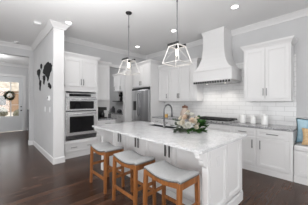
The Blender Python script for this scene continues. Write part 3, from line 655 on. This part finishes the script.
# ------------------------------------------------------------ bar stools
def make_stool():
    o = bpy.data.objects.new('bar_stool', None); COL.objects.link(o); o['category'] = 'stool'; o['group'] = 'saddle-seat stools at the island'
    W, D = .265, .165
    dip = lambda x: .052*min(abs(x/W), .90)**2-.10*max(0, abs(x/W)-.90)
    # cushion
    bm = BM(); nx, ny = 12, 6; top = []; bot = []
    for i in range(nx+1):
        x = -W+2*W*i/nx; rt = []; rb = []
        for j in range(ny+1):
            y = -D+2*D*j/ny; e = max(abs(x)/W, abs(y)/D)
            puff = .022*(1-(x/W)**6)*(1-(y/D)**4)
            rt.append(bm.verts.new((x, y, .600+dip(x)+.022+puff))); rb.append(bm.verts.new((x, y, .588+dip(x))))
        top.append(rt); bot.append(rb)
    for i in range(nx):
        for j in range(ny):
            bm.faces.new((top[i][j], top[i+1][j], top[i+1][j+1], top[i][j+1])); bm.faces.new((bot[i][j], bot[i][j+1], bot[i+1][j+1], bot[i+1][j]))
        bm.faces.new((top[i][0], bot[i][0], bot[i+1][0], top[i+1][0])); bm.faces.new((top[i][ny], top[i+1][ny], bot[i+1][ny], bot[i][ny]))
    for j in range(ny):
        bm.faces.new((top[0][j], top[0][j+1], bot[0][j+1], bot[0][j])); bm.faces.new((top[nx][j], bot[nx][j], bot[nx][j+1], top[nx][j+1]))
    c = link('seat', bm, 'fabric', o, smooth=True, bevel=.008); c['label'] = 'pale grey upholstered saddle seat'
    # nailhead strip
    bm = BM()
    for sy in (-1, 1):
        for i in range(29):
            x = -W+.008+(2*W-.016)*i/28; lathe(bm, [(.0085, 0), (.006, -sy*-.003), (.001, -sy*-.005)], (x, sy*(D+.001), .599+dip(x)), 6, axis='y')
    for sx_ in (-1, 1):
        for i in range(15):
            y = -D+.012+(2*D-.024)*i/14; lathe(bm, [(.0085, 0), (.006, sx_*.003), (.001, sx_*.005)], (sx_*(W+.001), y, .599+dip(W)), 6, axis='x')
    link('nailhead_trim', bm, 'nail', c)
    # wooden apron following the dip
    bm = BM()
    for sy in (-1, 1):
        y0_, y1_ = (sy*(D-.028), sy*(D-.004)) if sy > 0 else (sy*(D-.004), sy*(D-.028))
        n = 12; rings = []
        for i in range(n+1):
            x = -W+.006+(2*W-.012)*i/n; zt = .588+dip(x); zb = zt-.045-.028*(abs(x)/W)**4
            rings.append([(x, y0_, zb), (x, y1_, zb), (x, y1_, zt), (x, y0_, zt)])
        frustum(bm, rings)
    for sx_ in (-1, 1): box(bm, sx_*(W-.028), sx_*(W-.005), -D+.026, D-.026, .555, .588+dip(W-.03))
    link('apron', bm, 'wood', o, bevel=.002)
    for sx_ in (-1, 1):
        for sy in (-1, 1):
            bm = BM(); zt = .588+dip(W-.02)
            R1 = lambda cx_, cy_, h, z: [(cx_-h, cy_-h, z), (cx_+h, cy_-h, z), (cx_+h, cy_+h, z), (cx_-h, cy_+h, z)]
            frustum(bm, [R1(sx_*(W-.012), sy*(D-.003), .0185, 0), R1(sx_*(W-.02), sy*(D-.012), .021, .45), R1(sx_*(W-.022), sy*(D-.018), .021, zt-.004)])
            link('leg', bm, 'wood', o, bevel=.003)
    for sy in (-1, 1):
        bm = BM(); box(bm, -W+.02, W-.02, sy*(D-.008)-.010, sy*(D-.008)+.010, .185, .225); link('stretcher', bm, 'wood', o, bevel=.002)
    for sx_ in (-1, 1):
        bm = BM(); box(bm, sx_*(W-.016)-.010, sx_*(W-.016)+.010, -D+.02, D-.02, .30, .34); link('stretcher', bm, 'wood', o, bevel=.002)
    return o
st = make_stool()
spots = ((-1.27, 1.452, 0.0, 'oak stool with grey saddle seat, closest to the camera at the island\'s right end'),
         (-1.935, 1.440, 0.0, 'oak stool with grey saddle seat, between the other two island stools'),
         (-2.685, 1.435, 0.0, 'oak stool with grey saddle seat, farthest along near the wall ovens'))
for i, (x, y, a_, lab) in enumerate(spots):
    s_ = st if i == 0 else copy_tree(st)
    s_.location = (x, y, 0); s_.rotation_euler = (0, 0, a_); s_['label'] = lab

# ------------------------------------------------------------ pendants
def make_pendant():
    o = bpy.data.objects.new('pendant_light', None); COL.objects.link(o); o['category'] = 'pendant light'; o['group'] = 'pendant lights over the island'
    zt, zb = 2.235-ZC, 1.925-ZC
    bm = BM(); lathe(bm, [(.062, 0), (.062, -.012), (.05, -.026), (.015, -.03)], (0, 0, -.001)); link('canopy', bm, 'black', o, smooth=False)
    bm = BM(); tube(bm, [(0, 0, -.03), (0, 0, zt+.0)], .008, 8); lathe(bm, [(.013, 0), (.013, .04)], (0, 0, -.30), 10); link('rod', bm, 'dsteel', o)
    ht, hb_ = .086, .153
    bm = BM()
    for s_ in (-1, 1): bar(bm, (-ht-.02, s_*ht, zt), (ht+.005, s_*ht, zt), .02, .034)
    bar(bm, (0, -ht, zt), (0, ht, zt), .018, .008); link('top_bracket', bm, 'black', o)
    bm = BM()
    zc_ = zt-.022
    def sq(h, z, w_):
        for s_ in (-1, 1): bar(bm, (-h, s_*h, z), (h, s_*h, z), w_); bar(bm, (s_*h, -h, z), (s_*h, h, z), w_)
    sq(ht, zc_, .013); sq(hb_, zb+.035, .013)
    for a_ in (-1, 1):
        for c_ in (-1, 1):
            bar(bm, (a_*ht, c_*ht, zc_), (a_*hb_, c_*hb_, zb+.035), .013)
            bar(bm, (a_*hb_, c_*hb_, zb+.03), (a_*ht*.2, c_*ht*.2, zt-.05), .003)
    link('cage', bm, 'washed', o)['label'] = 'whitewashed wood lantern frame'
    bm = BM(); lathe(bm, [(.018, 0), (.02, -.05), (.016, -.06)], (0, 0, zt-.002), 12); so = link('socket', bm, 'black', o)
    bm = BM(); lathe(bm, [(.012, 0), (.02, -.02), (.024, -.055), (.022, -.08), (.012, -.098)], (0, 0, zt-.058), 14); link('bulb', bm, 'bulb', so, smooth=True)
    return o
pd = make_pendant(); lab = ('cage pendant light above the middle of the island, farther from the camera', 'cage pendant light nearest the range hood, its rod leaving the photo top')
for i, x in enumerate((-2.845, -1.62)):
    p = pd if i == 0 else copy_tree(pd)
    p.location = (x, 2.0, ZC); p['label'] = lab[i]
    l = bpy.data.lights.new('pendant_lamp', 'POINT'); l.energy = .8; l.color = (1, .88, .72); l.shadow_soft_size = .03
    lo = bpy.data.objects.new('pendant_lamp', l); COL.objects.link(lo); lo.location = (x, 2.0, 2.08)

# ------------------------------------------------------------ recessed lights, smoke detectors
for x, y, lab in ((-4.125, 1.275, 'lit recessed ceiling light beside the white column top'), (-4.41, 3.44, 'lit recessed ceiling light in front of the refrigerator'), (-2.80, 3.32, 'lit recessed ceiling light behind the right pendant rod, left of the hood'), (-1.31, 3.31, 'lit recessed ceiling light right of the range hood')):
    T = Thing('recessed_light', lab, 'ceiling light', (x, y, ZC), 'recessed ceiling lights')
    bm = BM()
    n = 24; prof_ = [(.058, -.002), (.078, -.0), (.078, -.004), (.06, -.008)]
    rings = [[(x+r*math.cos(2*PI*q/n), y+r*math.sin(2*PI*q/n), ZC+z) for q in range(n)] for r, z in prof_]
    vs = [[bm.verts.new(p_) for p_ in r] for r in rings]
    for i in range(4):
        A, B = vs[i], vs[(i+1) % 4]
        for q in range(n): bm.faces.new((A[q], A[(q+1) % n], B[(q+1) % n], B[q]))
    T.part('trim_ring', bm, 'plastic')
    bm = BM(); lathe(bm, [(.058, -.001), (.058, -.005)], (x, y, ZC)); T.part('lens', bm, 'lamp')
    l = bpy.data.lights.new('ceiling_lamp', 'SPOT'); l.energy = 9; l.spot_size = 2.3; l.spot_blend = .9; l.shadow_soft_size = .06; l.color = (1, .97, .93)
    lo = bpy.data.objects.new('ceiling_lamp', l); COL.objects.link(lo); lo.location = (x, y, ZC-.02)
    if x < -4: l.energy = 9 if y < 2 else 22
T = Thing('smoke_detector', 'square white smoke detector on the ceiling left of the column', 'smoke detector', (-4.60, .75, ZC))
bm = BM(); box(bm, -4.68, -4.54, .69, .83, ZC-.05, ZC-.001); T.part('housing', bm, 'plastic', bevel=.012)
bm = BM(); box(bm, -4.65, -4.57, .72, .80, ZC-.057, ZC-.05); T.part('vent', bm, 'plastic', bevel=.003)
T = Thing('ceiling_sensor', 'round white detector on the ceiling near the foyer opening', 'smoke detector', (-6.50, .55, ZC))
bm = BM(); lathe(bm, [(.075, -.001), (.075, -.02), (.06, -.032), (.02, -.034)], (-6.5, .55, ZC)); T.part('housing', bm, 'plastic')
bm = BM(); lathe(bm, [(.02, -.034), (.018, -.042)], (-6.5, .55, ZC)); T.part('button', bm, 'plastic')
# unseen ceiling lamps added to brighten the pantry and foyer
for x, y, e, lab in ((-6.4, 2.8, 26, 'unseen ceiling lamp added to light the pantry'), (-8.8, .0, 20, 'unseen ceiling lamp added to light the foyer')):
    T = Thing('added_fill_lamp', lab, 'ceiling light', (x, y, ZC))
    bm = BM(); lathe(bm, [(.16, -.001), (.16, -.02)], (x, y, ZC)); T.part('base', bm, 'nickel')
    bm = BM(); lathe(bm, [(.15, -.02), (.13, -.06), (.06, -.085), (.01, -.09)], (x, y, ZC)); T.part('shade', bm, 'lamp', smooth=True)
    l = bpy.data.lights.new('added_fill_light', 'POINT'); l.energy = e; l.shadow_soft_size = .15
    lo = bpy.data.objects.new('added_fill_light', l); COL.objects.link(lo); lo.location = (x, y, ZC-.3)

# ------------------------------------------------------------ hall wall: map, switches
T = Thing('world_map_decor', 'charcoal world map wall decor on the grey hall wall', 'wall decor', (-5.3, 1.015, 2.05))
maps = {
 'north_america': [(-6.189,2.319),(-6.037,2.349),(-5.835,2.336),(-5.725,2.287),(-5.752,2.206),(-5.835,2.159),(-5.863,2.091),(-5.807,2.035),(-5.92,2.068),(-6.008,2.15),(-6.158,2.211)],
 'south_america': [(-5.849,2.019),(-5.698,2.005),(-5.605,1.941),(-5.644,1.862),(-5.711,1.783),(-5.752,1.701),(-5.807,1.731),(-5.807,1.845),(-5.863,1.934)],
 'greenland': [(-5.698,2.423),(-5.566,2.441),(-5.489,2.396),(-5.515,2.327),(-5.605,2.285),(-5.684,2.337)],
 'africa': [(-5.414,2.086),(-5.27,2.096),(-5.154,2.05),(-5.132,2.004),(-5.2,1.947),(-5.246,1.873),(-5.305,1.864),(-5.341,1.946),(-5.402,2.004)],
 'eurasia': [(-5.39,2.163),(-5.341,2.249),(-5.246,2.314),(-5.087,2.341),(-4.936,2.367),(-4.832,2.372),(-4.732,2.322),(-4.561,2.299),(-4.452,2.231),(-4.515,2.183),(-4.515,2.126),(-4.617,2.093),(-4.674,2.029),(-4.772,2.004),(-4.792,1.946),(-4.842,1.89),(-4.904,1.957),(-4.978,2.026),(-5.065,2.048),(-5.12,2.092),(-5.27,2.109)],
 'australia': [(-4.832,1.817),(-4.712,1.856),(-4.635,1.814),(-4.524,1.769),(-4.533,1.715),(-4.607,1.696),(-4.703,1.734),(-4.812,1.748)]}
for nm, poly in maps.items():
    P2 = []
    for i, p_ in enumerate(poly):
        q_ = poly[(i+1) % len(poly)]; P2.append(p_); P2.append(((p_[0]+q_[0])/2+R_.uniform(-.04, .04), (p_[1]+q_[1])/2+R_.uniform(-.025, .025)))
    bm = BM(); prism(bm, P2, lambda a, z, d_: (a, 1.029-d_, z), 0, .014); T.part(nm, bm, 'decal')
for x, z, w_, h, lab in ((-5.17, 1.21, .115, .125, 'white double light switch, the left one below the world map'), (-4.69, 1.21, .085, .125, 'white light switch beside the column below the world map')):
    T = Thing('light_switch', lab, 'light switch', (x, 1.03, z))
    bm = BM(); box(bm, x-w_/2, x+w_/2, 1.022, 1.0299, z-h/2, z+h/2); T.part('plate', bm, 'plastic', bevel=.003)
    for q in ((-.025, .025) if w_ > .1 else (0,)):
        bm = BM(); box(bm, x+q-.014, x+q+.014, 1.018, 1.022, z-.032, z+.032); T.part('rocker', bm, 'plastic', bevel=.001)
T = Thing('thermostat', 'small white thermostat on the hall wall under the map', 'thermostat', (-4.73, 1.015, 1.48))
bm = BM(); box(bm, -4.79, -4.67, .992, 1.0299, 1.43, 1.54); T.part('housing', bm, 'plastic', bevel=.006)
bm = BM(); box(bm, -4.765, -4.695, .990, .992, 1.475, 1.52); T.part('screen', bm, 'nickel')

# wreath on the door glass, console
T = Thing('wreath', 'round leafy wreath with pale centre hung on the front door glass', 'wreath', (-10.50, .66, 1.68))
bm = BM(); n = 24
rings = []
for i in range(n): a_ = 2*PI*i/n; rings.append((a_, Vector((-10.485, .66+.13*math.cos(a_), 1.68+.13*math.sin(a_)))))
tube(bm, [c for _, c in rings]+[rings[0][1]], .02, 8); hoop = T.part('hoop', bm, 'copper')
for m_, cnt, ll in (('sage', 170, .10), ('leaf', 60, .09)):
    bm = BM()
    for i in range(cnt):
        a_ = R_.uniform(0, 2*PI); rr_ = .13+R_.uniform(-.04, .04); c = Vector((-10.475, .66+rr_*math.cos(a_), 1.68+rr_*math.sin(a_)))
        d_ = Vector((R_.uniform(.1, .6), math.cos(a_)+R_.uniform(-.9, .9), math.sin(a_)+R_.uniform(-.9, .9))).normalized(); leaf(bm, c, c+d_*ll, .02)
    bmesh.ops.solidify(bm, geom=bm.faces, thickness=.001); T.part('foliage', bm, m_)
bm = BM(); blob(bm, (-10.45, .66, 1.74), .075); blob(bm, (-10.45, .60, 1.66), .06); blob(bm, (-10.45, .72, 1.66), .06); T.part('blossom', bm, 'ivory')
T = Thing('console_cabinet', 'narrow charcoal cabinet standing right of the front door', 'cabinet', (-10.1, 1.55, 0))
bm = BM(); box(bm, -10.44, -9.9, 1.33, 1.76, .08, .98); T.part('body', bm, 'grey_item', bevel=.004)
bm = BM(); box(bm, -10.46, -9.88, 1.31, 1.77, .98, 1.01); T.part('top', bm, 'grey_item', bevel=.004)
for x in (-10.40, -9.94):
    for y in (1.37, 1.72): bm = BM(); box(bm, x-.02, x+.02, y-.02, y+.02, 0, .08); T.part('foot', bm, 'black')

# ------------------------------------------------------------ window seat bench and pillows
T = Thing('window_bench', 'white built-in bench with cushion under the blue pillow', 'bench', (.4, 4.1, 0))
bm = BM(); box(bm, -.522, 1.3, 3.86, YW-.002, .0, .555); T.part('body', bm, 'cab', bevel=.002)
mp = fm('-Y', 3.86)
for a_, c_ in ((-.50, .09), (.09, .69), (.69, 1.28)): bm = BM(); panel(bm, mp, a_, c_, .13, .52, .06); T.part('panel', bm, 'cab', bevel=.0015)
bm = BM(); fbox(bm, mp, -.522, 1.3, 0, .11, 0, .018); T.part('plinth', bm, 'cab', bevel=.002)
bm = BM(); box(bm, -.518, 1.29, 3.835, YW-.005, .556, .645); T.part('cushion', bm, 'ceramic' if False else 'trim', bevel=.02, label='white seat cushion')
def pillow(name, lab, c, w_, h, th, rot, m, edge):
    T = Thing(name, lab, 'pillow', c, 'throw pillows')
    bm = BM(); n = 14; V = {}
    for side in (-1, 1):
        for i in range(n+1):
            for j in range(n+1):
                u, v = 2*i/n-1, 2*j/n-1
                e = (1-u*u)**.5*(1-v*v)**.5 if abs(u) < 1 and abs(v) < 1 else 0
                pin = 1-.10*(1-v*v)*abs(u)**4; pin2 = 1-.10*(1-u*u)*abs(v)**4
                p_ = Vector((u*w_/2*pin, side*th/2*e**.7 if e > 0 else 0, v*h/2*pin2+h/2))
                if e == 0 and side == 1: V[(1, i, j)] = V[(-1, i, j)]
                else: V[(side, i, j)] = bm.verts.new(p_)
    for side in (-1, 1):
        for i in range(n):
            for j in range(n): bm.faces.new([V[(side, a, b2)] for a, b2 in ((i, j), (i+1, j), (i+1, j+1), (i, j+1))])
    bmesh.ops.recalc_face_normals(bm, faces=bm.faces)
    me = bpy.data.meshes.new('cover'); edgep = [Vector((u*w_/2*(1-.10*(1-v*v)*abs(u)**4), 0, v*h/2*(1-.10*(1-u*u)*abs(v)**4)+h/2)) for u, v in [(t_/10-1, -1) for t_ in range(0, 21)]+[(1, t_/10-1) for t_ in range(1, 21)]+[(1-t_/10, 1) for t_ in range(1, 21)]+[(-1, 1-t_/10) for t_ in range(1, 20)]]
    bm.to_mesh(me); bm.free(); me.materials.append(M[m])
    for p_ in me.polygons: p_.use_smooth = True
    o = bpy.data.objects.new('cover', me); COL.objects.link(o); o.parent = T.o
    bm = BM(); tube(bm, edgep+[edgep[0]], .006, 6); link('piping', bm, edge, T.o)
    T.o.rotation_euler = rot
    return T
pillow('throw_pillow', 'dusty blue throw pillow on the white bench', (-.285, 4.02, .668), .46, .44, .13, (-.18, 0, .06), 'blue', 'teal')
pillow('throw_pillow', 'mustard tan throw pillow in front of the blue one', (-.225, 3.90, .668), .38, .28, .08, (-.20, .0, .12), 'tan', 'tan')
